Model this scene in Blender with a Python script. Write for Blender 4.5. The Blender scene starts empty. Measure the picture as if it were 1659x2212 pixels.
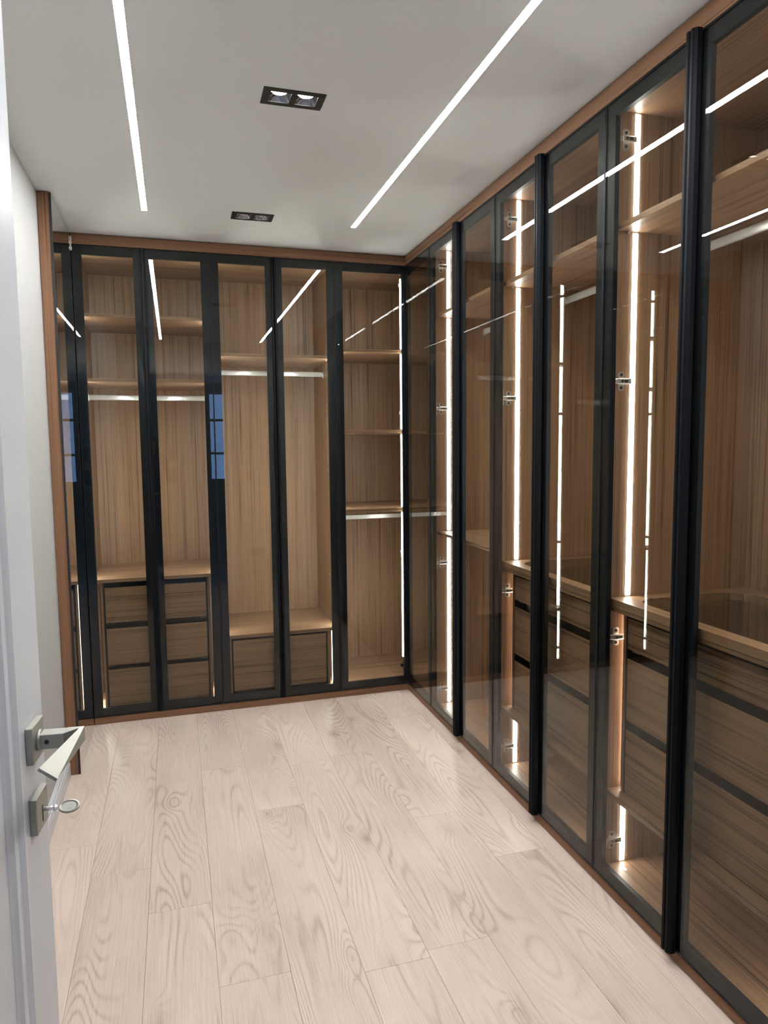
import bpy, bmesh, math, random
from mathutils import Vector, Matrix
random.seed(7)
C = bpy.context.scene.collection
SC = bpy.context.scene
PI = math.pi
# ------------------------------------------------------------------ camera
cam_d = bpy.data.cameras.new('camera'); cam = bpy.data.objects.new('camera', cam_d); C.objects.link(cam)
SC.camera = cam
YAW, PITCH, ROLL, FPX = 0.2888, 0.0927, -0.0103, 1513.05
cam_d.sensor_fit = 'VERTICAL'; cam_d.sensor_height = 24.0; cam_d.lens = FPX / 2212.0 * 24.0
cam_d.clip_start = 0.02; cam_d.clip_end = 100
f = Vector((math.sin(YAW) * math.cos(PITCH), math.cos(YAW) * math.cos(PITCH), -math.sin(PITCH)))
r = Vector((math.cos(YAW), -math.sin(YAW), 0)); u = r.cross(f)
r2 = math.cos(ROLL) * r + math.sin(ROLL) * u; u2 = -math.sin(ROLL) * r + math.cos(ROLL) * u
m = Matrix((r2, u2, -f)).transposed().to_4x4(); m.translation = (0, 0, 1.5); cam.matrix_world = m
# ------------------------------------------------------------------ world, light levels, exposure
LED_CEIL = 196.0         # radiance of the two ceiling strips
LED_CAB = 44.0           # radiance of the strips inside the wardrobes
SPOT = 30.0              # lenses of the recessed spots
w = bpy.data.worlds.new('world'); SC.world = w; w.use_nodes = True
bg = w.node_tree.nodes['Background']; bg.inputs[0].default_value = (0.28, 0.50, 1.0, 1); bg.inputs[1].default_value = 9.0
portal = bpy.data.lights.new('window_portal', 'AREA'); portal.shape = 'RECTANGLE'; portal.size = 1.9; portal.size_y = 1.6
portal.cycles.is_portal = True
po = bpy.data.objects.new('window_portal', portal); C.objects.link(po); po.location = (0.18, -4.42, 1.75); po.rotation_euler = (PI / 2, 0, 0)
po.rotation_euler = (-PI / 2, 0, PI)
SC.view_settings.view_transform = 'Standard'; SC.view_settings.look = 'None'
SC.view_settings.gamma = 1; SC.view_settings.use_curve_mapping = False
SC.view_settings.exposure = 0.0
cy = SC.cycles
cy.max_bounces = 9; cy.diffuse_bounces = 4; cy.glossy_bounces = 6; cy.transmission_bounces = 6; cy.transparent_max_bounces = 20
cy.sample_clamp_indirect = 60.0; cy.caustics_reflective = True; cy.use_denoising = True; cy.adaptive_threshold = 0.015
# ------------------------------------------------------------------ dimensions
xR, yB, H = 1.330, 4.000, 2.610
ZT, ZB = 2.550, 0.045
xW, xM = -0.528, -0.474
DEP = 0.60
# ------------------------------------------------------------------ materials
def mat(name):
    mt = bpy.data.materials.new(name); mt.use_nodes = True
    return mt, mt.node_tree.nodes, mt.node_tree.links, mt.node_tree.nodes['Principled BSDF']
def plain(name, col, rough=0.5, metal=0.0, spec=0.5, bump=0, bscale=200):
    mt, n, l, b = mat(name)
    b.inputs['Base Color'].default_value = (*col, 1); b.inputs['Roughness'].default_value = rough
    b.inputs['Metallic'].default_value = metal; b.inputs['Specular IOR Level'].default_value = spec
    if bump:
        t = n.new('ShaderNodeTexCoord'); ns = n.new('ShaderNodeTexNoise'); ns.inputs['Scale'].default_value = bscale
        ns.inputs['Detail'].default_value = 3
        bp = n.new('ShaderNodeBump'); bp.inputs['Strength'].default_value = bump; bp.inputs['Distance'].default_value = 0.002
        l.new(t.outputs['Object'], ns.inputs['Vector']); l.new(ns.outputs[0], bp.inputs['Height']); l.new(bp.outputs[0], b.inputs['Normal'])
    return mt
def emit(name, col, s):
    mt, n, l, b = mat(name)
    n.remove(b); e = n.new('ShaderNodeEmission'); e.inputs[0].default_value = (*col, 1); e.inputs[1].default_value = s
    l.new(e.outputs[0], n['Material Output'].inputs[0]); return mt
def math_n(n, l, op, a, b=None, clamp=False):
    x = n.new('ShaderNodeMath'); x.operation = op; x.use_clamp = clamp
    for i, v in enumerate((a, b)):
        if v is None: continue
        if isinstance(v, (int, float)): x.inputs[i].default_value = v
        else: l.new(v, x.inputs[i])
    return x.outputs[0]
def glass(name, tint, f0):
    """thin tinted float glass: Schlick reflection over a tinted see-through pane"""
    mt, n, l, b = mat(name); n.remove(b)
    g = n.new('ShaderNodeNewGeometry'); d = n.new('ShaderNodeVectorMath'); d.operation = 'DOT_PRODUCT'
    l.new(g.outputs['Normal'], d.inputs[0]); l.new(g.outputs['Incoming'], d.inputs[1])
    c = math_n(n, l, 'ABSOLUTE', d.outputs['Value']); k = math_n(n, l, 'SUBTRACT', 1.0, c, True)
    p5 = math_n(n, l, 'POWER', k, 5.0); F = math_n(n, l, 'ADD', math_n(n, l, 'MULTIPLY', p5, 1 - f0), f0, True)
    tr = n.new('ShaderNodeBsdfTransparent'); tr.inputs[0].default_value = (*tint, 1)
    gl = n.new('ShaderNodeBsdfGlossy'); gl.inputs['Roughness'].default_value = 0.0; gl.inputs['Color'].default_value = (1, 1, 1, 1)
    mx = n.new('ShaderNodeMixShader'); l.new(F, mx.inputs[0]); l.new(tr.outputs[0], mx.inputs[1]); l.new(gl.outputs[0], mx.inputs[2])
    l.new(mx.outputs[0], n['Material Output'].inputs[0]); return mt
def wood(name, axis, dark, light, rough=0.42, spec=0.4):
    """straight walnut grain running along one axis"""
    mt, n, l, b = mat(name)
    t = n.new('ShaderNodeTexCoord'); oi = n.new('ShaderNodeObjectInfo')
    off = n.new('ShaderNodeVectorMath'); off.operation = 'ADD'
    rv = math_n(n, l, 'MULTIPLY', oi.outputs['Random'], 37.0)
    cx_ = n.new('ShaderNodeCombineXYZ'); [l.new(rv, cx_.inputs[i]) for i in range(3)]
    l.new(t.outputs['Object'], off.inputs[0]); l.new(cx_.outputs[0], off.inputs[1])
    def nz(sc_across, sc_along, detail, rough_=0.5, dist=0.0):
        mp = n.new('ShaderNodeMapping'); s = [sc_across] * 3; s['xyz'.index(axis)] = sc_along
        mp.inputs['Scale'].default_value = s; l.new(off.outputs[0], mp.inputs['Vector'])
        x = n.new('ShaderNodeTexNoise'); x.inputs['Scale'].default_value = 1; x.inputs['Detail'].default_value = detail
        x.inputs['Roughness'].default_value = rough_; x.inputs['Distortion'].default_value = dist
        l.new(mp.outputs[0], x.inputs['Vector']); return x.outputs[0]
    a = nz(48, 0.35, 5, 0.68, 0.1); p = nz(260, 2.2, 2, 0.6); q = nz(5, 0.25, 2)
    v = math_n(n, l, 'ADD', math_n(n, l, 'MULTIPLY', a, 0.52), math_n(n, l, 'MULTIPLY', p, 0.36))
    v = math_n(n, l, 'ADD', v, math_n(n, l, 'MULTIPLY', q, 0.12))
    rp = n.new('ShaderNodeValToRGB'); e = rp.color_ramp.elements
    e[0].position = 0.39; e[0].color = (*dark, 1); e[1].position = 0.60; e[1].color = (*light, 1)
    mid = rp.color_ramp.elements.new(0.47); mid.color = (*[d * .3 + L * .7 for d, L in zip(dark, light)], 1)
    l.new(v, rp.inputs[0]); l.new(rp.outputs[0], b.inputs['Base Color'])
    b.inputs['Roughness'].default_value = rough; b.inputs['Specular IOR Level'].default_value = spec
    bp = n.new('ShaderNodeBump'); bp.inputs['Strength'].default_value = 0.15; bp.inputs['Distance'].default_value = 0.001
    l.new(p, bp.inputs['Height']); l.new(bp.outputs[0], b.inputs['Normal'])
    return mt
def oak():
    """pale limed oak boards: growth rings are contour lines of a stretched noise field, different on every board"""
    mt, n, l, b = mat('pale_oak')
    t = n.new('ShaderNodeTexCoord'); oi = n.new('ShaderNodeObjectInfo')
    rv = math_n(n, l, 'MULTIPLY', oi.outputs['Random'], 91.0)
    cx_ = n.new('ShaderNodeCombineXYZ'); [l.new(rv, cx_.inputs[i]) for i in range(3)]
    off = n.new('ShaderNodeVectorMath'); off.operation = 'ADD'
    l.new(t.outputs['Object'], off.inputs[0]); l.new(cx_.outputs[0], off.inputs[1])
    def mp(sx, sy):
        k = n.new('ShaderNodeMapping'); k.inputs['Scale'].default_value = (sx, sy, 1); l.new(off.outputs[0], k.inputs['Vector']); return k.outputs[0]
    def nz(vec, detail, rough=0.5, dist=0.0):
        x = n.new('ShaderNodeTexNoise'); x.inputs['Scale'].default_value = 1; x.inputs['Detail'].default_value = detail
        x.inputs['Roughness'].default_value = rough; x.inputs['Distortion'].default_value = dist; l.new(vec, x.inputs['Vector']); return x.outputs[0]
    field = nz(mp(5.2, 0.80), 1.2, 0.35, 0.25)
    # knots: rings close in around scattered points
    vo = n.new('ShaderNodeTexVoronoi'); vo.inputs['Scale'].default_value = 1; l.new(mp(4.4, 2.3), vo.inputs['Vector'])
    kn = n.new('ShaderNodeMapRange'); kn.inputs['From Min'].default_value = 0.0; kn.inputs['From Max'].default_value = 0.34
    kn.inputs['To Min'].default_value = 1.0; kn.inputs['To Max'].default_value = 0.0; l.new(vo.outputs['Distance'], kn.inputs['Value'])
    k2 = math_n(n, l, 'POWER', kn.outputs[0], 2.0)
    ph = math_n(n, l, 'ADD', math_n(n, l, 'MULTIPLY', field, 190.0), math_n(n, l, 'MULTIPLY', k2, 30.0))
    rings = math_n(n, l, 'SINE', ph)
    r01 = math_n(n, l, 'SUBTRACT', 1.0, math_n(n, l, 'POWER', math_n(n, l, 'MULTIPLY', math_n(n, l, 'ADD', rings, 1.0), 0.5), 3.0))
    msk = n.new('ShaderNodeMapRange'); msk.inputs['From Min'].default_value = 0.40; msk.inputs['From Max'].default_value = 0.62; l.new(nz(mp(9, 1.6), 1, 0.5), msk.inputs['Value'])
    r01 = math_n(n, l, 'ADD', math_n(n, l, 'MULTIPLY', math_n(n, l, 'SUBTRACT', r01, 0.7), msk.outputs[0]), 0.7)
    pores = nz(mp(300, 6), 4, 0.7); blot = nz(mp(5, 1.3), 3, 0.5); tone = oi.outputs['Random']
    v = math_n(n, l, 'ADD', math_n(n, l, 'MULTIPLY', r01, 0.165), math_n(n, l, 'MULTIPLY', pores, 0.46))
    v = math_n(n, l, 'ADD', v, math_n(n, l, 'MULTIPLY', blot, 0.40))
    v = math_n(n, l, 'ADD', v, math_n(n, l, 'MULTIPLY', tone, 0.07))
    k4 = math_n(n, l, 'POWER', kn.outputs[0], 3.0)
    v = math_n(n, l, 'SUBTRACT', v, math_n(n, l, 'MULTIPLY', k4, 0.22), True)
    rp = n.new('ShaderNodeValToRGB'); e = rp.color_ramp.elements
    e[0].position = 0.28; e[0].color = (0.26, 0.185, 0.15, 1); e[1].position = 0.78; e[1].color = (0.62, 0.505, 0.425, 1)
    x = e.new(0.52); x.color = (0.465, 0.37, 0.306, 1)
    l.new(v, rp.inputs[0]); l.new(rp.outputs[0], b.inputs['Base Color'])
    b.inputs['Roughness'].default_value = 0.42; b.inputs['Specular IOR Level'].default_value = 0.4
    bp = n.new('ShaderNodeBump'); bp.inputs['Strength'].default_value = 0.12; bp.inputs['Distance'].default_value = 0.001
    l.new(v, bp.inputs['Height']); l.new(bp.outputs[0], b.inputs['Normal'])
    return mt
DK, LT = (0.085, 0.044, 0.023), (0.315, 0.182, 0.104)
WX, WY, WZ = (wood('walnut_' + a, a, DK, LT) for a in 'xyz')
FX, FY, FZ = (wood('russet_walnut_' + a, a, (0.072, 0.036, 0.019), (0.222, 0.114, 0.062), 0.55, 0.2) for a in 'xyz')
OAK = oak()
PAINT = plain('wall_paint', (0.355, 0.35, 0.335), 0.7, bump=0.05)
CEIL = plain('ceiling_paint', (0.64, 0.65, 0.652), 0.8, bump=0.05)
LACQ = plain('white_lacquer', (0.47, 0.48, 0.50), 0.32)
BLACK = plain('black_aluminium', (0.006, 0.008, 0.012), 0.45, spec=0.2)
HANDLE = plain('black_handle', (0.003, 0.0035, 0.005), 0.5, spec=0.1)
SHADOW = plain('black_profile', (0.010, 0.010, 0.011), 0.5)
ALU = plain('satin_aluminium', (0.80, 0.80, 0.80), 0.35, 0.55)
CHROME = plain('nickel', (0.80, 0.78, 0.74), 0.25, 0.65)
NICKEL = plain('brushed_nickel', (0.33, 0.325, 0.285), 0.5, 0.8)
DARKHOLE = plain('dark_hole', (0.01, 0.01, 0.01), 0.6)
GLASS = glass('smoked_glass', (0.80, 0.805, 0.775), 0.021)
CLEAR = glass('clear_glass', (0.93, 0.95, 0.94), 0.045)
MIRROR = plain('mirror_silver', (0.72, 0.74, 0.73), 0.0, 1.0)
LEDM = emit('led_white', (1.0, 0.965, 0.92), LED_CAB)
LEDB = emit('led_back', (0.95, 1.0, 0.96), LED_CAB * 1.4)
LEDC = emit('led_ceiling', (0.97, 0.98, 1.0), LED_CEIL)
SPOTM = emit('spot_lens', (1.0, 0.98, 0.96), SPOT)
TILE = plain('hall_tile', (0.62, 0.62, 0.63), 0.08)
# ------------------------------------------------------------------ mesh helpers
class MB:
    def __init__(s, org=(0, 0, 0)): s.v = []; s.f = []; s.o = Vector(org); s.sm = []
    def add(s, vs, fs, smooth=False):
        k = len(s.v); s.v += [tuple(Vector(p) - s.o) for p in vs]; s.f += [[i + k for i in q] for q in fs]; s.sm += [smooth] * len(fs)
    def box(s, x0, x1, y0, y1, z0, z1, c=0.0):
        x0, x1 = min(x0, x1), max(x0, x1); y0, y1 = min(y0, y1), max(y0, y1); z0, z1 = min(z0, z1), max(z0, z1)
        if c <= 0:
            s.add([(x0, y0, z0), (x1, y0, z0), (x1, y1, z0), (x0, y1, z0), (x0, y0, z1), (x1, y0, z1), (x1, y1, z1), (x0, y1, z1)],
                  [(3, 2, 1, 0), (4, 5, 6, 7), (0, 1, 5, 4), (1, 2, 6, 5), (2, 3, 7, 6), (3, 0, 4, 7)]); return
        c = min(c, (x1 - x0) * .45, (y1 - y0) * .45, (z1 - z0) * .45)
        lo = (x0, y0, z0); hi = (x1, y1, z1); vs = []; idx = {}
        for i in (0, 1):
            for j in (0, 1):
                for k in (0, 1):
                    for ax in range(3):
                        p = []
                        for a, t in enumerate((i, j, k)):
                            base = hi[a] if t else lo[a]
                            p.append(base if a == ax else base + (-c if t else c))
                        idx[i, j, k, ax] = len(vs); vs.append(tuple(p))
        fs = []
        ctr = Vector(((x0 + x1) / 2, (y0 + y1) / 2, (z0 + z1) / 2))
        def face(q):
            P = [Vector(vs[i]) for i in q]; nn = (P[1] - P[0]).cross(P[2] - P[0]); mid = sum(P, Vector()) / len(P)
            fs.append(list(q) if nn.dot(mid - ctr) > 0 else list(q)[::-1])
        for ax in range(3):
            a, b = [q for q in range(3) if q != ax]
            for t in (0, 1):
                q = []
                for (m1, m2) in ((0, 0), (1, 0), (1, 1), (0, 1)):
                    k = [0, 0, 0]; k[ax] = t; k[a] = m1; k[b] = m2; q.append(idx[(*k, ax)])
                face(q)
            for m1 in (0, 1):
                for m2 in (0, 1):
                    k0 = [0, 0, 0]; k0[a] = m1; k0[b] = m2; k1 = list(k0); k0[ax] = 0; k1[ax] = 1
                    face([idx[(*k0, a)], idx[(*k1, a)], idx[(*k1, b)], idx[(*k0, b)]])
        for i in (0, 1):
            for j in (0, 1):
                for k in (0, 1): face([idx[i, j, k, 0], idx[i, j, k, 1], idx[i, j, k, 2]])
        s.add(vs, fs)
    def prism(s, poly, fn, t0, t1, smooth=False):
        """extrude a 2-D polygon: fn(p, t) gives the 3-D point"""
        n = len(poly); vs = [fn(p, t0) for p in poly] + [fn(p, t1) for p in poly]
        fs = [(i, (i + 1) % n, n + (i + 1) % n, n + i) for i in range(n)] 
        s.add(vs, fs, smooth); s.add(vs, [tuple(range(n))[::-1], tuple(range(n, 2 * n))])
    def cyl(s, a, b, r, n=16, r1=None):
        a, b = Vector(a), Vector(b); d = (b - a).normalized(); t = d.orthogonal().normalized(); q = d.cross(t)
        r1 = r if r1 is None else r1
        ra = [a + (t * math.cos(2 * PI * i / n) + q * math.sin(2 * PI * i / n)) * r for i in range(n)]
        rb = [b + (t * math.cos(2 * PI * i / n) + q * math.sin(2 * PI * i / n)) * r1 for i in range(n)]
        s.add(ra + rb, [(i, (i + 1) % n, n + (i + 1) % n, n + i) for i in range(n)], True)
        s.add(ra + rb, [tuple(range(n))[::-1], tuple(range(n, 2 * n))])
    def mesh(s, name):
        me = bpy.data.meshes.new(name); me.from_pydata(s.v, [], s.f)
        me.polygons.foreach_set('use_smooth', s.sm)
        bm = bmesh.new(); bm.from_mesh(me); bmesh.ops.remove_doubles(bm, verts=bm.verts, dist=1e-6)
        bmesh.ops.recalc_face_normals(bm, faces=bm.faces); bm.to_mesh(me); bm.free(); return me
    def build(s, name, mt, parent=None):
        me = s.mesh(name); me.materials.append(mt)
        o = bpy.data.objects.new(name, me); C.objects.link(o)
        if parent is None: o.location = s.o
        else: o.parent = parent; o.location = s.o - org_of(parent)
        return o
ORG = {}
def org_of(o):
    v = Vector(o.location)
    return v + org_of(o.parent) if o.parent else v
def thing(name, label, cat, loc, group=None):
    o = bpy.data.objects.new(name, None); C.objects.link(o); o.location = loc; o.empty_display_size = .1
    o['label'] = label; o['category'] = cat
    if group: o['group'] = group
    return o
def tag(o, label, cat, group=None):
    o['label'] = label; o['category'] = cat
    if group: o['group'] = group
    return o
def struct(o): o['kind'] = 'structure'; return o
def lab(o, t): o['label'] = t; return o
def inst(name, me, parent, loc, rot=(0, 0, 0)):
    o = bpy.data.objects.new(name, me); C.objects.link(o); o.parent = parent; o.location = Vector(loc) - org_of(parent); o.rotation_euler = rot; return o
# ------------------------------------------------------------------ room shell
fl = MB(); fl.box(-0.75, 2.05, 0.13, 4.72, -0.12, -0.010); floor = struct(fl.build('floor', plain('screed', (0.45, 0.37, 0.30), 0.9)))
# laminate boards, each its own plank
PW, PL = 0.2015, 1.38
joints = [2.76, 2.535, 2.273, 1.887, 2.82, 3.20, 1.85, 2.567, 2.225, 2.60]
seams = [-0.5385 + PW * i for i in range(11)]
plank_me = {}
def plank_mesh(wd, ln):
    key = (round(wd, 4), round(ln, 3))
    if key not in plank_me:
        b = MB(); b.box(-wd / 2 + .0003, wd / 2 - .0003, -ln / 2 + .0003, ln / 2 - .0003, -0.010, 0.0, 0.0007)
        plank_me[key] = b.mesh('plank'); plank_me[key].materials.append(OAK)
    return plank_me[key]
for i in range(10):
    x0, x1 = seams[i], min(seams[i + 1], 1.352)
    if x1 - x0 < 0.02: continue
    ys = [joints[i] + PL * k for k in range(-3, 4)]
    ys = [0.13] + [q for q in ys if 0.20 < q < 3.99] + [4.02]
    for a, b in zip(ys[:-1], ys[1:]): inst('plank', plank_mesh(x1 - x0, b - a), floor, ((x0 + x1) / 2, (a + b) / 2, 0))
# ceiling with rectangular cut-outs for the recessed fittings
DL = [(0.4035, 2.330), (0.4000, 3.5200)]; DLW, DLD = 0.176, 0.086
STRIPS = [(-0.094, 0.42, 3.566), (0.910, 0.42, 3.566)]; SW = 0.024
holes = [(x - DLW / 2, x + DLW / 2, y - DLD / 2, y + DLD / 2) for x, y in DL] + [(x - SW / 2 - .002, x + SW / 2 + .002, a, b) for x, a, b in STRIPS]
cxs = sorted({-0.62, 2.02} | {h[0] for h in holes} | {h[1] for h in holes}); cys = sorted({0.20, 4.70} | {h[2] for h in holes} | {h[3] for h in holes})
cb = MB()
for xa, xb in zip(cxs[:-1], cxs[1:]):
    for ya, yb in zip(cys[:-1], cys[1:]):
        if any(h[0] - 1e-6 <= xa and xb <= h[1] + 1e-6 and h[2] - 1e-6 <= ya and yb <= h[3] + 1e-6 for h in holes): continue
        cb.add([(xa, ya, H), (xb, ya, H), (xb, yb, H), (xa, yb, H)], [(0, 3, 2, 1)])
cb.box(-0.62, 2.02, 0.13, 4.70, H + 0.09, H + 0.14)
struct(cb.build('ceiling', CEIL))
wl = MB(); wl.box(xW - 0.10, xW, 0.27, 4.70, -0.01, H + 0.1); struct(wl.build('wall_left', PAINT))
wb = MB(); wb.box(xW - 0.10, 2.05, 4.63, 4.73, -0.01, H + 0.1); struct(wb.build('wall_back', PAINT))
wr = MB(); wr.box(1.96, 2.06, 1.19, 4.63, -0.01, H + 0.1); wr.box(xR, 2.06, 0.27, 1.188, -0.01, H + 0.1); struct(wr.build('wall_right', PAINT))
DX0, DX1, DZ = -0.335, 0.545, 2.30
wf = MB(); wf.box(xW - 0.10, DX0, 0.13, 0.27, -0.01, H + 0.1); wf.box(DX1, 2.06, 0.13, 0.27, -0.01, H + 0.1); wf.box(DX0, DX1, 0.13, 0.27, DZ, H + 0.1)
struct(wf.build('wall_front', PAINT))
# door lining and casing round the opening
tr = MB(); L = 0.022
tr.box(DX0, DX0 + L, 0.125, 0.275, 0, DZ, .002); tr.box(DX1 - L, DX1, 0.125, 0.275, 0, DZ, .002); tr.box(DX0 + L, DX1 - L, 0.125, 0.275, DZ - L, DZ, .002)
for ya, yb in ((0.27, 0.285), (0.115, 0.13)):
    tr.box(DX0 - .065, DX0 + .006, ya, yb, 0, DZ + .065, .004); tr.box(DX1 - .006, DX1 + .065, ya, yb, 0, DZ + .065, .004); tr.box(DX0 + .006, DX1 - .006, ya, yb, DZ - .006, DZ + .065, .004)
struct(tr.build('trim_1', LACQ))
# skirting with stepped mouldings
def skirting(name, fn, t0, t1):
    prof = [(0, 0), (.016, 0), (.016, .062), (.013, .066), (.013, .072), (.015, .075), (.015, .080), (.010, .084), (.010, .090), (.012, .093), (.012, .097), (.006, .104), (0, .106)]
    b = MB(); b.prism(prof, fn, t0, t1); return struct(b.build(name, LACQ))
skirting('baseboard_left', lambda p, t: (xW + p[0], t, p[1]), 0.27, 3.395)
skirting('baseboard_front', lambda p, t: (t, 0.27 + p[0], p[1]), DX1 + .066, xR - .002)
# walnut fascia over the doors and plinth under them
fa = MB(); fa.box(xM + .004, xR + .02, yB, yB + .022, ZT + .004, H - .003, .0015); struct(fa.build('trim_2', FX))
fa = MB(); fa.box(xR, xR + .022, 1.19, yB + .0, ZT + .004, H - .003, .0015); struct(fa.build('trim_3', FY))
pl = MB(); pl.box(xM + .004, xR + .012, yB + .008, yB + .026, 0.0005, ZB - .005, .001); struct(pl.build('baseboard_back', FX))
pl = MB(); pl.box(xR + .010, xR + .028, 1.19, yB + .008, 0.0005, ZB - .005, .001); struct(pl.build('baseboard_right', FY))
# ------------------------------------------------------------------ frames of reference for the two wardrobe runs
class Run:
    def __init__(s, back): s.back = back; s.wl = WX if back else WY        # grain along the run
    def P(s, a, d, z): return (a, yB + d, z) if s.back else (xR + d, a, z)
    def box(s, mb, a0, a1, d0, d1, z0, z1, c=0.0):
        if s.back: mb.box(a0, a1, yB + d0, yB + d1, z0, z1, c)
        else: mb.box(xR + d0, xR + d1, a0, a1, z0, z1, c)
BACK, RIGHT = Run(True), Run(False)
T = 0.016
def part(run, t, name, mt, boxes, c=0.001, parent=None):
    b = MB(org_of(t))
    for q in boxes: run.box(b, *q, c)
    return b.build(name, mt, parent or t)
# hinge: cup flange on the door, arm, winged mounting plate with screws (local: x = depth, y = away from the panel, z up)
def hinge_meshes():
    b = MB(); b.box(.0280, .0310, .001, .016, -.033, .033, .001)                           # flange
    b.box(.0225, .050, .004, .012, -.008, .008, .002); b.box(.044, .094, .006, .015, -.009, .009, .002)   # arm
    arm = b.mesh('hinge'); arm.materials.append(CHROME)
    b = MB()
    def rr(z0, z1):
        p = [(.049, z0), (.052, z0 - .003 * (1 if z1 > z0 else -1) * -1)]
    for sgn in (1, -1):
        pts = [(.049, .008), (.073, .008), (.073, .026), (.068, .031), (.054, .031), (.049, .026)]
        b.prism([(x, z * sgn) for x, z in pts], lambda p, t: (p[0], t, p[1]), 0.0, 0.004)
    plate = b.mesh('mounting_plate'); plate.materials.append(CHROME)
    b = MB()
    for z in (.0205, -.0205): b.cyl((.061, .004, z), (.061, .006, z), .0048, 12)
    b.cyl((.058, .015, 0), (.058, .0165, 0), .0042, 12); b.box(.066, .080, .0148, .0160, -.004, .004, .0005)
    screw = b.mesh('screws'); screw.materials.append(SHADOW)
    return arm, plate, screw
HG = hinge_meshes()
HZ = (2.45, 1.703, 0.862, 0.148)
def hinges(run, t, a, side, zs=HZ):
    """side +1: the panel is on the high-a side and its visible face looks towards low a"""
    for z in zs:
        if run.back: rot = PI / 2; base = (a, yB, z); flip = side > 0
        else: rot = 0; base = (xR, a, z); flip = side > 0
        hs = []
        o = inst('hinge', HG[0], t, base)
        # local x -> depth axis, local y -> away from the panel
        dx = Vector((0, 1, 0)) if run.back else Vector((1, 0, 0)); away = (Vector((1, 0, 0)) if run.back else Vector((0, 1, 0))) * (-side)
        M = Matrix((dx, away, Vector((0, 0, 1)))).transposed().to_4x4(); loc = o.location.copy(); M.translation = loc; o.matrix_local = M
        for nm, me in (('mounting_plate', HG[1]), ('screws', HG[2])):
            q = bpy.data.objects.new(nm, me); C.objects.link(q); q.parent = o
def leds(run, t, a, side, segs, d=0.105, wd=0.017, bulge=False):
    """strip set in the panel face at a; side +1: face looks towards low a"""
    for z0, z1 in segs:
        s = -side
        b = MB(org_of(t)); run.box(b, a, a + s * .0012, d - wd / 2 - .002, d + wd / 2 + .002, z0 + .002, z1 - .002)
        ch = b.build('led_strip', ALU, t)
        b = MB(org_of(t))
        if bulge: b.prism([(a + s * (.0012 + .009 * math.cos(q)), d + .0085 * math.sin(q)) for q in [PI * k / 8 - PI / 2 for k in range(9)]], lambda p, z: run.P(p[0], p[1], z), z0 + .006, z1 - .006, True)
        else: run.box(b, a + s * .0012, a + s * .0035, d - wd / 2, d + wd / 2, z0 + .006, z1 - .006)
        b.build('diffuser', LEDB if run.back else LEDM, ch)
FW = 0.045
def door(run, t, a0, a1, handle=0, st=(FW, FW)):
    """glass front over a black frame; handle +1 / -1: profile on the high / low side"""
    g = .0016; a0 += g; a1 -= g
    b = MB(org_of(t)); d0, d1 = .0045, .022
    run.box(b, a0, a0 + st[0], d0, d1, ZB, ZT, .0008); run.box(b, a1 - st[1], a1, d0, d1, ZB, ZT, .0008)
    run.box(b, a0 + st[0], a1 - st[1], d0, d1, ZT - FW, ZT, .0008); run.box(b, a0 + st[0], a1 - st[1], d0, d1, ZB, ZB + FW, .0008)
    # thin outer edge profile round the glass
    e = .0022
    run.box(b, a0, a0 + e, -.0005, d0, ZB, ZT); run.box(b, a1 - e, a1, -.0005, d0, ZB, ZT)
    run.box(b, a0 + e, a1 - e, -.0005, d0, ZT - e, ZT); run.box(b, a0 + e, a1 - e, -.0005, d0, ZB, ZB + e)
    dr = b.build('door', BLACK, t)
    b = MB(org_of(t)); run.box(b, a0 + e, a1 - e, .0, .0042, ZB + e, ZT - e); b.build('glass_pane', GLASS, dr)
    if handle:
        am = a1 if handle > 0 else a0; s = -1 if handle > 0 else 1
        prof = [(0.0002, .0), (.0002, -.020), (.003, -.024), (.010, -.024), (.0125, -.020), (.0145, -.020), (.019, -.015), (.0195, -.001)]
        if run.back: prof = [(.0006, .0), (.0006, -.006), (.003, -.0075), (.0085, -.0075), (.010, -.005), (.0125, -.005), (.0135, -.001)]
        ez = .001 if run.back else .006
        b = MB(org_of(t)); b.prism([(am + s * x, y) for x, y in prof], lambda p, z: run.P(p[0], p[1], z), ZB - ez, ZT + ez); b.build('handle', HANDLE, dr)
    if handle > 0: part(run, t, 'door_seal', SHADOW, [(a1 - .008, a1 + .0112, .0221, .0236, ZB + .004, ZT - .004)], 0, dr)
    return dr
def carcass(run, t, a0, a1):
    part(run, t, 'side_panel', WZ, [(a0, a0 + T, .024, DEP, ZB, 2.552)]); part(run, t, 'side_panel', WZ, [(a1 - T, a1, .024, DEP, ZB, 2.552)])
    part(run, t, 'back_panel', WZ, [(a0 + T, a1 - T, DEP - .012, DEP, ZB, 2.552)], 0)
    part(run, t, 'top_panel', run.wl, [(a0 + T, a1 - T, .024, DEP - .012, 2.536, 2.552)]); part(run, t, 'bottom_panel', run.wl, [(a0 + T, a1 - T, .024, DEP - .012, ZB, .061)])
def shelf(run, t, a0, a1, z0, z1, d0=.038):
    o = part(run, t, 'shelf', run.wl, [(a0 + T + .0005, a1 - T - .0005, d0, DEP - .0125, z0, z1)])
    for a, sg in ((a0 + T, 1), (a1 - T, -1)):
        b = MB(org_of(t)); b.cyl(run.P(a, .075, z0 - .0045), run.P(a + sg * .011, .075, z0 - .0045), .0035, 10); b.build('shelf_pin', CHROME, o)
    return o
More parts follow.
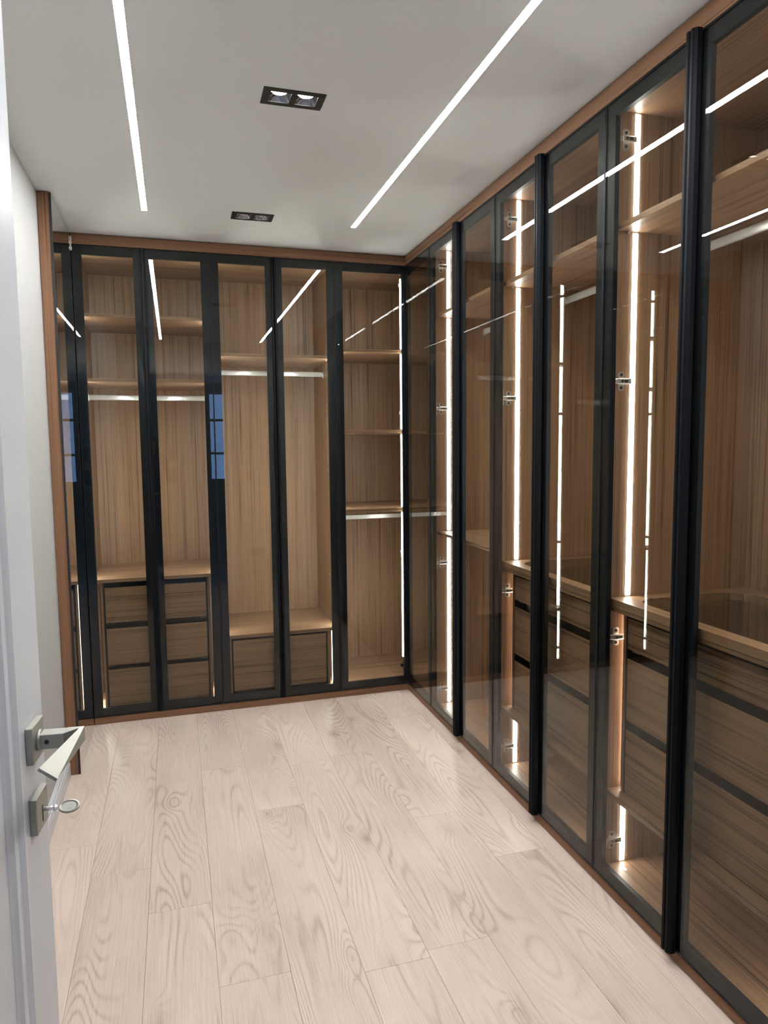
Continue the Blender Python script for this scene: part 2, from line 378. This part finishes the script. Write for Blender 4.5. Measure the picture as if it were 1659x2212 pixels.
def rod(run, t, a0, a1, z, d=.32, h=.030):
    prof = [(math.cos(q) * .0075, math.sin(q) * .0075 + (h / 2 - .0075 if math.sin(q) >= 0 else -h / 2 + .0075)) for q in [PI * k / 6 for k in range(13)][:-1]]
    b = MB(org_of(t)); b.prism([(d + x, z + y) for x, y in prof], lambda p, a: run.P(a, p[0], p[1]), a0 + T, a1 - T, True); o = b.build('clothes_rod', ALU, t)
    for a, s in ((a0 + T, 1), (a1 - T, -1)):
        b = MB(org_of(t)); pr = [(math.cos(2 * PI * k / 16) * .014, math.sin(2 * PI * k / 16) * .023) for k in range(16)]
        b.prism([(d + x, z + y) for x, y in pr], lambda p, q: run.P(q, p[0], p[1]), a, a + s * .005); b.build('rod_socket', CHROME, o)
def drawer_front(run, t, a0, a1, z0, z1, d, bevel=True, parent=None):
    th = .018
    poly = [(d, z0), (d + th, z0), (d + th, z1 - (.014 if bevel else 0)), (d + (.002 if bevel else 0), z1)] if bevel else [(d, z0), (d + th, z0), (d + th, z1), (d, z1)]
    poly = [(d, z0), (d + th, z0), (d + th, z1 - .016), (d + .003, z1), (d, z1)] if bevel else poly
    b = MB(org_of(t)); b.prism(poly, lambda p, a: run.P(a, p[0], p[1]), a0, a1)
    o = b.build('drawer', run.wl, t)
    # black sides and the runner brackets that show in the gap below the front
    for a, s in ((a0, 1), (a1, -1)):
        b = MB(org_of(t)); c0 = a + s * .002; c1 = a + s * .034
        zz0, zz1 = z0 - .012, z0 - .001; e = .0018; dd = d + .018
        run.box(b, c0, c1, dd, dd + .010, zz0, zz0 + e); run.box(b, c0, c0 + s * e, dd, dd + .010, zz0, zz1); run.box(b, c1 - s * e, c1, dd, dd + .010, zz0, zz1)
        b.build('runner_bracket', CHROME, o)
    return o
def drawer_box(run, t, a0, a1, zb, zt, fronts, d=.075, pan=.012, gap=.010):
    part(run, t, 'drawer_housing', WZ, [(a0, a0 + pan, d, .56, zb, zt)]); part(run, t, 'drawer_housing', WZ, [(a1 - pan, a1, d, .56, zb, zt)])
    part(run, t, 'shadow_gap', SHADOW, [(a0 + pan, a0 + pan + .006, d + .004, .54, zb, zt), (a1 - pan - .006, a1 - pan, d + .004, .54, zb, zt), (a0 + pan + .006, a1 - pan - .006, d + .05, d + .056, zb, zt)], 0)
    for z0, z1 in fronts: drawer_front(run, t, a0 + pan + gap, a1 - pan - gap, z0, z1, d + .001)
def rounded(x0, x1, y0, y1, r, n=8):
    pts = []
    for cx_, cy_, q0 in ((x1 - r, y1 - r, 0), (x0 + r, y1 - r, PI / 2), (x0 + r, y0 + r, PI), (x1 - r, y0 + r, 1.5 * PI)):
        pts += [(cx_ + r * math.cos(q0 + PI / 2 * k / n), cy_ + r * math.sin(q0 + PI / 2 * k / n)) for k in range(n + 1)]
    return pts
def glass_counter(run, t, a0, a1, z0, z1):
    """walnut worktop with a rounded pane let into it"""
    A0, A1 = a0 + T + .0005, a1 - T - .0005; d0, d1 = .034, DEP - .0125
    hole = rounded(A0 + .055, A1 - .055, d0 + .052, d1 - .075, .075); n = len(hole)
    b = MB(org_of(t)); vs = []; fs = []
    # ring between outer rectangle and hole: project hole points on the rectangle
    cxm, cym = (A0 + A1) / 2, (d0 + d1) / 2
    outer = []
    for x, y in hole:
        dx, dy = x - cxm, y - cym; k = min(((A1 - cxm) / abs(dx)) if dx else 1e9, ((d1 - cym) / abs(dy)) if dy else 1e9); outer.append((cxm + dx * k, cym + dy * k))
    # make sure the rectangle's corners are there
    cor = [(A1, d1), (A0, d1), (A0, d0), (A1, d0)]
    for cx_, cy_ in cor:
        i = min(range(n), key=lambda i: (outer[i][0] - cx_) ** 2 + (outer[i][1] - cy_) ** 2); outer[i] = (cx_, cy_)
    for z in (z1, z0): vs += [run.P(x, y, z) for x, y in outer] + [run.P(x, y, z) for x, y in hole]
    for i in range(n):
        j = (i + 1) % n
        fs += [(i, j, n + j, n + i), (2 * n + i, 2 * n + j, 3 * n + j, 3 * n + i), (i, j, 2 * n + j, 2 * n + i), (n + i, n + j, 3 * n + j, 3 * n + i)]
    b.add(vs, fs); o = b.build('worktop', run.wl, t)
    b = MB(org_of(t)); b.prism(rounded(A0 + .0555, A1 - .0555, d0 + .0525, d1 - .0755, .0745), lambda p, z: run.P(p[0], p[1], z), z1 - .007, z1 - .001); b.build('glass_inset', CLEAR, o)
    b = MB(org_of(t)); run.box(b, A0, A1, d0 + .004, d0 + .022, z0 - .016, z0 - .0002, .002); b.build('apron_strip', run.wl, t)
# ------------------------------------------------------------------ right-hand run
Q = (3.595, 2.796, 1.997, 1.198)
def pair(run, t, a0, a1):
    mid = (a0 + a1) / 2; door(run, t, a0, mid, +1); door(run, t, mid, a1, -1)
def right_unit(i, label, kind):
    a1, a0 = Q[i], Q[i + 1]; run = RIGHT
    t = thing('wardrobe_cabinet', label, 'wardrobe', (xR + .3, (a0 + a1) / 2, 0))
    carcass(run, t, a0, a1); pair(run, t, a0, a1)
    f1, f0 = a1 - T, a0 + T
    for a, s in ((f1, 1), (f0, -1)): hinges(run, t, a, s)
    if kind == 'open':
        shelf(run, t, a0, a1, 2.186, 2.202); shelf(run, t, a0, a1, 1.019, 1.035); segs = [(.061, 1.019), (1.035, 2.186), (2.202, 2.536)]
    else:
        shelf(run, t, a0, a1, 2.174, 2.192); glass_counter(run, t, a0, a1, .968, .994); shelf(run, t, a0, a1, .316, .335, .034)
        drawer_box(run, t, a0 + T + .026, a1 - T - .026, .336, .950, [(.830, .932), (.588, .797), (.341, .555)])
        part(run, t, 'drawer_tray', SHADOW, [(a0 + T + .06, a1 - T - .06, .14, .55, .82, .83)], 0)
        segs = [(.061, .316), (.335, .950), (.994, 2.174), (2.192, 2.536)]
    rod(run, t, a0, a1, 2.122)
    b = MB(org_of(t)); b.cyl((xR + .085, a1 - T - .045, .0611), (xR + .085, a1 - T - .045, .0622), .008, 16); b.build('cover_cap', ALU, t)
    for a, s in ((f1, 1), (f0, -1)): leds(run, t, a, s, segs)
    return t
right_unit(0, 'open smoked glass wardrobe with one waist-high shelf, next to the room corner', 'open')
right_unit(1, 'middle wardrobe of the right wall, with drawers under a glass-topped counter', 'drawers')
right_unit(2, 'nearest wardrobe at the right edge, with drawers under a glass-topped counter', 'drawers')
# ------------------------------------------------------------------ back run
S = (xM + .003, -0.127, 0.217, 0.5620, 0.909, 1.3275)
run = BACK
t = thing('wardrobe_cabinet', 'back wall wardrobe beside the mirror, with a stack of three drawers', 'wardrobe', (-.12, yB + .3, 0))
a0, a1 = S[0], S[2]; carcass(run, t, a0, a1); door(run, t, a0, S[1], +1); door(run, t, S[1], a1, -1)
for a, s in ((a1 - T, 1), (a0 + T, -1)): hinges(run, t, a, s)
shelf(run, t, a0, a1, 2.198, 2.214); shelf(run, t, a0, a1, 1.862, 1.878); rod(run, t, a0, a1, 1.795, .30)
o = shelf(run, t, a0, a1, .778, .797, .034); o.name = 'worktop'
drawer_box(run, t, -.4150, .164, .062, .777, [(.552, .748), (.312, .518), (.082, .288)], .05)
for a, s in ((a1 - T, 1), (a0 + T, -1)): leds(run, t, a, s, [(.797, 1.862), (1.878, 2.198), (2.214, 2.536)], .095, bulge=True)
leds(run, t, a0 + T, -1, [(.061, .777)], .095); leds(run, t, a0 + T, -1, [(.061, .777)], .205, bulge=True); leds(run, t, a1 - T, 1, [(.061, .777)], .205, bulge=True)
t = thing('wardrobe_cabinet', 'back wall wardrobe with a low bench box below a tall hanging space', 'wardrobe', (.56, yB + .3, 0))
a0, a1 = S[2], S[4]; carcass(run, t, a0, a1); door(run, t, a0, S[3], +1); door(run, t, S[3], a1, -1)
for a, s in ((a1 - T, 1), (a0 + T, -1)): hinges(run, t, a, s)
shelf(run, t, a0, a1, 2.012, 2.028); rod(run, t, a0, a1, 1.947, .30)
o = shelf(run, t, a0, a1, .407, .427, .034); o.name = 'worktop'
drawer_box(run, t, .264, .854, .062, .406, [(.092, .391)], .05)
for a, s in ((a1 - T, 1), (a0 + T, -1)): leds(run, t, a, s, [(.427, 2.012), (2.028, 2.536)], .095, bulge=True)
leds(run, t, a0 + T, -1, [(.061, .406)], .095, bulge=True); leds(run, t, a1 - T, 1, [(.061, .406)], .125, bulge=True)
# corner unit: L-shaped, door on the back wall and a fixed front on the right wall
t = thing('corner_wardrobe', 'L-shaped corner wardrobe with four levels of shelves where the two runs meet', 'wardrobe', (1.5, yB + .3, 0))
cx0, cx1, cy0, cy1 = S[4] + .001, 1.93, Q[0] + .001, yB + DEP
def cpart(name, mt, boxes, c=.001):
    b = MB(org_of(t))
    for q in boxes: b.box(*q, c)
    return b.build(name, mt, t)
cpart('side_panel', WZ, [(cx0, cx0 + T, yB + .024, cy1, ZB, 2.552)]); cpart('side_panel', WZ, [(xR + .024, cx1, cy0, cy0 + T, ZB, 2.552)])
cpart('back_panel', WZ, [(cx0 + T, cx1, cy1 - .012, cy1, ZB, 2.552)], 0); cpart('back_panel', WZ, [(cx1 - .012, cx1, cy0 + T, cy1 - .012, ZB, 2.552)], 0)
for nm, z0, z1 in (('top_panel', 2.536, 2.552), ('bottom_panel', ZB, .061)):
    cpart(nm, WX, [(cx0 + T, cx1 - .012, yB + .024, cy1 - .012, z0, z1), (xR + .024, cx1 - .012, cy0 + T, yB + .024, z0, z1)], 0)
for z0, z1 in ((2.055, 2.072), (1.581, 1.600), (1.110, 1.132)):
    cpart('shelf', WX, [(cx0 + T, cx1 - .0125, yB + .038, cy1 - .0125, z0, z1)])
b = MB(org_of(t)); z, d = 1.058, .30
b.prism([(yB + d + x, z + y) for x, y in [(-.0075, -.012), (0, -.0135), (.0075, -.012), (.0075, .012), (0, .0135), (-.0075, .012)]], lambda p, a: (a, p[0], p[1]), cx0 + T, cx1 - .012); b.build('clothes_rod', ALU, t)
door(BACK, t, S[4], S[5], 0, (FW, .0145)); door(RIGHT, t, Q[0], yB - .0005, 0, (FW, .036))
cpart('corner_post', BLACK, [(xR - .0115, xR + .020, yB + .0225, yB + .050, ZB, 2.552)])
hinges(BACK, t, cx0 + T, -1)
for z in HZ:
    b = MB(org_of(t)); b.box(xR - .030, xR - .0116, yB + .040, yB + .048, z - .010, z + .010, .001); b.box(xR - .0145, xR - .0116, yB + .024, yB + .048, z - .028, z + .028, .001); b.build('post_bracket', SHADOW, t)
zs = [(.20, 1.110), (1.132, 1.581), (1.600, 2.055), (2.072, 2.49)]
for z0, z1 in zs:
    b = MB(org_of(t)); b.box(xR - .0135, xR - .0116, yB + .0226, yB + .042, z0 + .002, z1 - .002); ch = b.build('led_strip', ALU, t)
    b = MB(org_of(t)); b.prism([(xR - .0135 - .009 * math.cos(q), yB + .033 + .0075 * math.sin(q)) for q in [PI * k / 8 - PI / 2 for k in range(9)]], lambda p, z: (p[0], p[1], z), z0 + .006, z1 - .006, True); b.build('diffuser', LEDM, ch)
leds(BACK, t, cx0 + T, -1, [(.061, 1.110), (1.132, 1.581), (1.600, 2.055), (2.072, 2.536)], .082, bulge=True)
# ------------------------------------------------------------------ left end panel and mirror
b = MB((-.5, 3.7, 0)); b.box(xW + .001, xM - .006, 3.405, 4.62, .0005, H - .003, .001); tag(b.build('end_panel', FZ), 'tall narrow walnut end panel standing against the left wall', 'panel')
b = MB((-.5, 3.7, 0)); b.box(xM - .0058, xM + .003, 3.4035, 3.4115, .001, H - .006); b.box(xM - .0058, xM - .002, 3.4115, yB - .004, .001, H - .006); mo = tag(b.build('wall_mirror', SHADOW), 'tall frameless mirror on the side of the walnut end panel', 'mirror')
b = MB((-.5, 3.7, 0)); b.box(xM - .0019, xM + .002, 3.412, yB - .004, .004, H - .006); b.build('mirror_pane', MIRROR, mo)
b = MB((-.5, 3.7, 0)); rs = random.Random(3)
for k in range(9):
    z = H - .02 - k * .008; wdt = .004 + .004 * rs.random(); b.box(xM + .0021, xM + .0021 + wdt, yB - .010, yB - .004, z - .009, z, .002)
b.build('sealant', plain('sealant_white', (.75, .74, .70), .6), mo)
# ------------------------------------------------------------------ ceiling lights
for (x, y0, y1), lb in zip(STRIPS, ('long recessed LED line in the ceiling, the left of the two', 'long recessed LED line in the ceiling, the right of the two by the wardrobes')):
    t = thing('linear_light', lb, 'ceiling light', (x, (y0 + y1) / 2, H), 'LED lines in the ceiling')
    b = MB(org_of(t)); h = SW / 2
    b.box(x - h - .0018, x - h, y0, y1, H - .001, H + .02); b.box(x + h, x + h + .0018, y0, y1, H - .001, H + .02); b.box(x - h, x + h, y0, y1, H + .018, H + .02); b.build('channel', ALU, t)
    b = MB(org_of(t)); b.box(x - h + .0003, x + h - .0003, y0 + .008, y1 - .008, H - .0013, H + .003); b.build('diffuser', LEDC, t)
    b = MB(org_of(t)); b.box(x - h, x + h, y0, y0 + .008, H - .0018, H + .018); b.box(x - h, x + h, y1 - .008, y1, H - .0018, H + .018); b.build('end_caps', plain('cap_grey', (.35, .35, .35), .5), t)
for (x, y), lb in zip(DL, ('twin square black downlight nearer the viewer, between the LED lines', 'twin square black downlight near the back wall')):
    t = thing('twin_downlight', lb, 'downlight', (x, y, H), 'black twin downlights')
    W2, D2 = .0985, .0535; aw = .066; cxs_ = (x - .0425, x + .0425)
    b = MB(org_of(t)); za, zb_ = H - .003, H + .001; ap = .033
    ys_ = (y - D2, y - ap, y + ap, y + D2)
    b.box(x - W2, x + W2, ys_[0], ys_[1], za, zb_, .0008); b.box(x - W2, x + W2, ys_[2], ys_[3], za, zb_, .0008)
    for xa, xb in ((x - W2, cxs_[0] - ap), (cxs_[0] + ap, cxs_[1] - ap), (cxs_[1] + ap, x + W2)): b.box(xa, xb, ys_[1], ys_[2], za, zb_)
    b.build('frame', plain('black_trim', (.012, .012, .013), .45), t)
    for cx_ in cxs_:
        b = MB(org_of(t)); n = 24; vs = []; z1 = H + .017
        sq = []
        for k in range(n):
            q = 2 * PI * k / n; c_, s_ = math.cos(q), math.sin(q); m_ = max(abs(c_), abs(s_)); sq.append((cx_ + ap * c_ / m_, y + ap * s_ / m_))
        rings = []
        for tt in (0, .35, .7, 1.0):
            rr_ = .0245
            rings.append([(sq[k][0] * (1 - tt) + (cx_ + rr_ * math.cos(2 * PI * k / n)) * tt, sq[k][1] * (1 - tt) + (y + rr_ * math.sin(2 * PI * k / n)) * tt, H - .001 + (z1 - H) * (tt ** 0.75)) for k in range(n)])
        vs = [p for rg in rings for p in rg]
        fs = [(g * n + k, g * n + (k + 1) % n, (g + 1) * n + (k + 1) % n, (g + 1) * n + k) for g in range(3) for k in range(n)]
        b.add(vs, fs, True); rf = b.build('reflector', plain('black_mirror', (.30, .30, .34), .13, 1.0), t)
        b = MB(org_of(t)); b.cyl((cx_, y, z1 - .001), (cx_, y, z1 + .004), .0250, 24); b.build('lens', SPOTM, t)
# ------------------------------------------------------------------ the white door standing open on the left
TH = math.radians(6.0); tv = Vector((math.sin(TH), math.cos(TH), 0)); nv = Vector((math.cos(TH), -math.sin(TH), 0))
EDGE = Vector((-.208, 1.144, 0)); LW = .85; HINGE = EDGE - tv * LW
def D(s, n, z): return EDGE - tv * s + nv * n + Vector((0, 0, z))          # s: back from the free edge, n: out of the face
def dbox(b, s0, s1, n0, n1, z0, z1, c=.001):
    k = MB(); k.box(s0, s1, n0, n1, z0, z1, c); b.add([D(*p) for p in k.v], k.f)
b = MB(HINGE); dbox(b, 0, LW, -.042, 0, .008, 2.270, .002); d1 = struct(b.build('door_1', LACQ))
# raised mouldings of the two panels
def ogee(s0, z0, z1, nm):
    prof = [(0, .0002), (.003, .004), (.009, .0075), (.016, .0085), (.022, .006), (.027, .0035), (.034, .004), (.042, .0065), (.050, .0065), (.056, .003), (.062, .0002)]
    b = MB(HINGE); m = len(prof)
    ring = lambda sa, sb, za, zb: [(sa, za), (sb, za), (sb, zb), (sa, zb)]
    vs = []
    for o_, h_ in prof: vs += [D(sx, h_, zx) for sx, zx in ring(s0 + o_, LW - s0 - o_, z0 + o_, z1 - o_)]
    b.add(vs, [(4 * k + c, 4 * k + (c + 1) % 4, 4 * k + 4 + (c + 1) % 4, 4 * k + 4 + c) for k in range(m - 1) for c in range(4)])
    return b.build(nm, LACQ, d1)
ogee(.118, .16, 2.14, 'panel_moulding')
ZL, ZK = 1.082, 0.977
b = MB(HINGE); dbox(b, .031, .085, 0, .010, ZL - .027, ZL + .027, .001); rose = b.build('handle_plate', NICKEL, d1)
b = MB(HINGE); dbox(b, .031, .085, 0, .010, ZK - .027, ZK + .027, .001); kp = b.build('keyhole_plate', NICKEL, d1)
b = MB(HINGE); dbox(b, .0555, .0595, .0098, .0104, ZK - .018, ZK + .006, .0002); b.build('keyhole', DARKHOLE, kp)
zt_, zb2 = ZL + .011, ZL - .011
b = MB(HINGE); b.cyl(D(.058, .010, ZL), D(.058, .015, ZL), .015, 20); dbox(b, .047, .069, .013, .048, zb2, zt_, .0008)
b.prism([(.047, .0479), (.047, .071), (.069, .0479)], lambda p, z: D(p[0], p[1], z), zb2, zt_)
lever = b.build('lever_handle', NICKEL, d1)
# blade: runs back towards the hinge, leaning so that its outer face looks up
e0 = [D(.0472, .071, zt_), D(.0472, .0705, zb2), D(.0525, .0650, zb2), D(.0525, .0650, zt_)]
e1 = [D(.178, .066, ZL - .007), D(.178, .0635, ZL - .0105), D(.178, .042, ZL + .006), D(.178, .0445, ZL + .0095)]
b = MB(HINGE); n = 12; vs = []
for k in range(n + 1):
    q = k / n
    vs += [p0.lerp(p1, q) for p0, p1 in zip(e0, e1)]
b.add(vs, [(4 * k + c, 4 * k + (c + 1) % 4, 4 * k + 4 + (c + 1) % 4, 4 * k + 4 + c) for k in range(n) for c in range(4)])
b.add(vs, [(0, 1, 2, 3), (4 * n + 3, 4 * n + 2, 4 * n + 1, 4 * n)]); b.build('lever_blade', NICKEL, lever)
b = MB(HINGE); b.cyl(D(.0692, .024, ZL), D(.0698, .024, ZL), .0032, 14); b.build('grub_screw', DARKHOLE, lever)
# key in the lower lock
key = thing('key', 'silver key with a flat oval bow sticking in the lock of the white door', 'key', D(.0575, .0105, ZK))
b = MB(org_of(key)); b.cyl(D(.0575, .0105, ZK), D(.0575, .031, ZK), .0032, 14); b.cyl(D(.0575, .026, ZK), D(.0575, .029, ZK), .0052, 14); b.build('shank', CHROME, key)
ro = math.radians(-30); ring = []; b = MB(org_of(key)); n = 28
def kp_(q, sc, off): 
    a = .0150 * sc * math.cos(q); c_ = .0105 * sc * math.sin(q); return D(.0575 + c_ * math.cos(ro) - off * math.sin(ro), .0465 + a, ZK + c_ * math.sin(ro) + off * math.cos(ro))
vs = []
for sc, off in ((1, .0014), (.86, .0020), (.70, .0006), (.70, -.0006), (.86, -.0020), (1, -.0014)): vs += [kp_(2 * PI * k / n, sc, off) for k in range(n)]
b.add(vs, [(g * n + k, g * n + (k + 1) % n, ((g + 1) % 6) * n + (k + 1) % n, ((g + 1) % 6) * n + k) for g in range(6) for k in range(n)]); 
vs = []
for off in (.0006, -.0006): vs += [kp_(2 * PI * k / n, .70, off) for k in range(n)]
b.add(vs, [tuple(range(n)), tuple(range(n, 2 * n))[::-1]]); bow = b.build('bow', NICKEL, key)
for a0_, a1_ in ((-.55, -.25), (-.05, .12), (.30, .55)):
    b = MB(org_of(key)); b.add([kp_(q, sc, off) for off in (.0005, .0012) for q, sc in ((PI / 2 + a0_, .45), (PI / 2 + a1_, .45), (-PI / 2 - a1_, .45), (-PI / 2 - a0_, .45))], [(3, 2, 1, 0), (4, 5, 6, 7), (0, 1, 5, 4), (1, 2, 6, 5), (2, 3, 7, 6), (3, 0, 4, 7)]); b.build('embossed_bar', NICKEL, bow)
# ------------------------------------------------------------------ hall behind the viewer (seen only in the glass and the mirror)
b = MB(); b.box(-1.4, 2.0, -4.6, .13, -.10, 0); struct(b.build('floor_hall', TILE))
b = MB(); b.box(-1.4, 2.0, -4.6, .13, 2.6, 2.7); struct(b.build('ceiling_hall', CEIL))
b = MB(); b.box(-1.5, -1.4, -4.6, .13, -.1, 2.7); struct(b.build('wall_hall_left', PAINT)); b = MB(); b.box(2.0, 2.1, -4.6, .13, -.1, 2.7); struct(b.build('wall_hall_right', PAINT))
b = MB(); wx0, wx1, wz0, wz1 = .56, 1.05, .95, 2.45
b.box(-1.4, -.74, -4.4, -4.25, 0, 2.6); b.box(-.62, wx0, -4.4, -4.25, 0, 2.6); b.box(-.74, -.62, -4.4, -4.25, 0, 2.15); b.box(-.74, -.62, -4.4, -4.25, 2.50, 2.6)
b.box(wx1, 2.0, -4.4, -4.25, 0, 2.6); b.box(wx0, wx1, -4.4, -4.25, 0, wz0); b.box(wx0, wx1, -4.4, -4.25, wz1, 2.6); struct(b.build('wall_hall_back', PAINT))
for nm, x0, x1, z0, z1, bars in (('window_1', wx0, wx1, wz0, wz1, (1.42, 1.98)), ('window_2', -.74, -.62, 2.15, 2.50, ())):
    b = MB(); e = .035
    b.box(x0, x0 + e, -4.36, -4.28, z0, z1); b.box(x1 - e, x1, -4.36, -4.28, z0, z1); b.box(x0 + e, x1 - e, -4.36, -4.28, z0, z0 + e); b.box(x0 + e, x1 - e, -4.36, -4.28, z1 - e, z1)
    for z in bars: b.box(x0 + e, x1 - e, -4.36, -4.28, z - .02, z + .02)
    w1 = struct(b.build(nm, LACQ)); b = MB(); b.box(x0 + e * .5, x1 - e * .5, -4.323, -4.317, z0 + e * .5, z1 - e * .5); b.build('pane', CLEAR, w1)
# switch and socket on the wall beside the doorway (they show as dark patches in the glass)
for nm, lb, x, z, ww, hh in (('light_switch', 'dark light switch on the wall right of the doorway', .765, 1.19, .030, .045), ('wall_socket', 'dark wall socket low beside the doorway', .84, .36, .075, .045)):
    t = thing(nm, lb, 'switch' if 'switch' in nm else 'socket', (x, .27, z)); b = MB(org_of(t)); b.box(x - ww, x + ww, .2702, .279, z - hh, z + hh, .002); b.build('plate', SHADOW, t)
    b = MB(org_of(t)); b.box(x - ww * .55, x + ww * .55, .279, .282, z - hh * .6, z + hh * .6, .001); b.build('rocker' if 'switch' in nm else 'insert', BLACK, t)

# ------------------------------------------------------------------ the person taking the picture, standing in the doorway behind the viewpoint (seen as a reflection)
def skin(name, mt, parent, pts, edges, rad, root=0, sub=2):
    me = bpy.data.meshes.new(name); og = org_of(parent); me.from_pydata([tuple(Vector(p) - og) for p in pts], edges, []); me.materials.append(mt)
    o = bpy.data.objects.new(name, me); C.objects.link(o); o.parent = parent
    o.modifiers.new('skin', 'SKIN'); lay = me.skin_vertices[0] if me.skin_vertices else None
    if lay is None:
        bm = bmesh.new(); bm.from_mesh(me); bm.verts.layers.skin.verify(); bm.to_mesh(me); bm.free(); lay = me.skin_vertices[0]
    for i, q in enumerate(rad): lay.data[i].radius = q if isinstance(q, tuple) else (q, q); lay.data[i].use_root = (i == root)
    sm = o.modifiers.new('smooth', 'SUBSURF'); sm.levels = sub; sm.render_levels = sub
    o.modifiers['skin'].use_smooth_shade = True
    return o
def chain(a, b): return [(i, i + 1) for i in range(a, b)]
SKIN = plain('skin', (.55, .36, .27), .5); COAT = plain('dark_coat', (.012, .014, .022), .8, spec=.2); HAIR = plain('brown_hair', (.10, .055, .025), .55); SHOE = plain('dark_shoes', (.01, .01, .01), .4)
px, py = -.27, -.40
t = thing('person', 'person in a long dark coat with long hair, holding up a phone in the doorway', 'person', (px, py, 0))
P_ = [(px, py, .93), (px, py, 1.10), (px, py - .01, 1.28), (px, py - .01, 1.40), (px, py, 1.455), (px, py + .015, 1.53), (px, py + .015, 1.62),       # pelvis .. head 0-6
      (px + .17, py, 1.36), (px + .235, py + .06, 1.13), (px + .235, py + .25, 1.33), (px + .232, py + .31, 1.385),                                   # right arm 7-10
      (px - .17, py, 1.36), (px - .21, py - .01, 1.10), (px - .20, py + .05, .88), (px - .20, py + .065, .80),                                        # left arm 11-14
      (px + .09, py, .86), (px + .10, py + .01, .48), (px + .10, py - .01, .09), (px + .105, py + .10, .035),                                         # right leg 15-18
      (px - .09, py, .86), (px - .10, py + .01, .48), (px - .10, py - .01, .09), (px - .105, py + .10, .035)]                                         # left leg 19-22
R_ = [(.13, .10), (.115, .09), (.13, .10), (.11, .08), .045, (.078, .088), (.070, .078), .052, .042, .030, (.030, .018), .052, .042, .030, (.030, .018), .075, .052, .036, (.036, .028), .075, .052, .036, (.036, .028)]
E_ = chain(0, 6) + [(3, 7), (7, 8), (8, 9), (9, 10), (3, 11), (11, 12), (12, 13), (13, 14), (0, 15), (15, 16), (16, 17), (17, 18), (0, 19), (19, 20), (20, 21), (21, 22)]
def finger(root, pts, r0):
    k = len(P_)
    for i, p in enumerate(pts): P_.append(p); R_.append(r0 * (1 - .12 * i)); E_.append((root if i == 0 else k + i - 1, k + i))
hx, hy, hz = P_[10]
for i, dz in enumerate((.030, .012, -.006, -.022)):
    finger(10, [(hx + .012, hy + .022, hz + dz), (hx + .022 - .002 * i, hy + .050, hz + dz + .010), (hx + .006, hy + .068, hz + dz + .012), (hx - .014, hy + .0685, hz + dz + .012)], .0085)
finger(10, [(hx - .018, hy + .012, hz + .026), (hx - .026, hy + .030, hz + .046), (hx - .012, hy + .042, hz + .062)], .0095)
hx, hy, hz = P_[14]
for i, dy in enumerate((.026, .010, -.006, -.021)): finger(14, [(hx, hy + dy, hz - .035), (hx + .004, hy + dy + .004, hz - .065), (hx + .012, hy + dy + .006, hz - .088 + .006 * abs(i - 1))], .0085)
finger(14, [(hx + .012, hy + .034, hz - .015), (hx + .018, hy + .048, hz - .045)], .0095)
skin('body', SKIN, t, P_, E_, R_)
cp = [(px, py, 1.00), (px, py, 1.14), (px, py - .01, 1.30), (px, py - .01, 1.41), (px + .175, py, 1.365), (px + .24, py + .055, 1.125), (px + .236, py + .23, 1.31), (px - .175, py, 1.365), (px - .215, py - .01, 1.10), (px - .205, py + .045, .90), (px, py, .75), (px, py, .42)]
skin('coat', COAT, t, cp, [(0, 1), (1, 2), (2, 3), (3, 4), (4, 5), (5, 6), (3, 7), (7, 8), (8, 9), (0, 10), (10, 11)], [(.165, .125), (.15, .115), (.16, .125), (.12, .085), .070, .058, .046, .070, .058, .046, (.185, .14), (.20, .155)])
hp = [(px, py - .02, 1.665), (px, py - .045, 1.60), (px + .055, py - .06, 1.50), (px + .075, py - .06, 1.34), (px + .08, py - .05, 1.20), (px - .055, py - .06, 1.50), (px - .085, py - .04, 1.34), (px - .10, py - .02, 1.18)]
skin('hair', HAIR, t, hp, [(0, 1), (1, 2), (2, 3), (3, 4), (1, 5), (5, 6), (6, 7)], [(.070, .075), (.088, .075), .062, .052, .025, .062, .055, .028])
for sx in (1, -1):
    k = px + .10 * sx
    skin('shoe', SHOE, t, [(k, py - .05, .052), (k, py + .02, .056), (k + .006 * sx, py + .11, .042), (k + .008 * sx, py + .17, .036)], chain(0, 3), [.046, .048, (.046, .036), (.036, .028)])
    skin('trousers', COAT, t, [(px + .09 * sx, py, .80), (k, py + .01, .48), (k, py - .01, .13)], chain(0, 2), [.10, .075, .060])
# small face features on the head
b = MB(org_of(t)); fy = py + .015
b.cyl((px - .031, fy + .079, 1.585), (px - .031, fy + .084, 1.585), .011, 12); b.cyl((px + .031, fy + .079, 1.585), (px + .031, fy + .084, 1.585), .011, 12); b.build('eyes', SHOE, t)
b = MB(org_of(t)); b.prism([(fy + .075, 1.585), (fy + .108, 1.545), (fy + .075, 1.538)], lambda p, x: (px + x, p[0], p[1]), -.010, .010); b.build('nose', SKIN, t)
b = MB(org_of(t)); b.box(px - .022, px + .022, fy + .076, fy + .087, 1.508, 1.518, .003); b.build('mouth', plain('lips', (.35, .12, .10), .5), t)
ph = thing('phone', 'black phone held up by the person in the doorway', 'phone', (-.027, -.018, 1.44))
b = MB(org_of(ph)); b.prism(rounded(-.064, .010, 1.365, 1.515, .011), lambda p, y: (p[0], y, p[1]), -.022, -.014); b.build('case', SHADOW, ph)
b = MB(org_of(ph)); b.prism(rounded(-.023, .008, 1.478, 1.512, .009), lambda p, y: (p[0], y, p[1]), -.0139, -.0125); b.build('camera_bump', SHADOW, ph)
b = MB(org_of(ph)); b.box(-.0615, .0075, -.0226, -.0221, 1.368, 1.512); b.build('screen', plain('phone_screen', (.02, .02, .022), .1), ph)
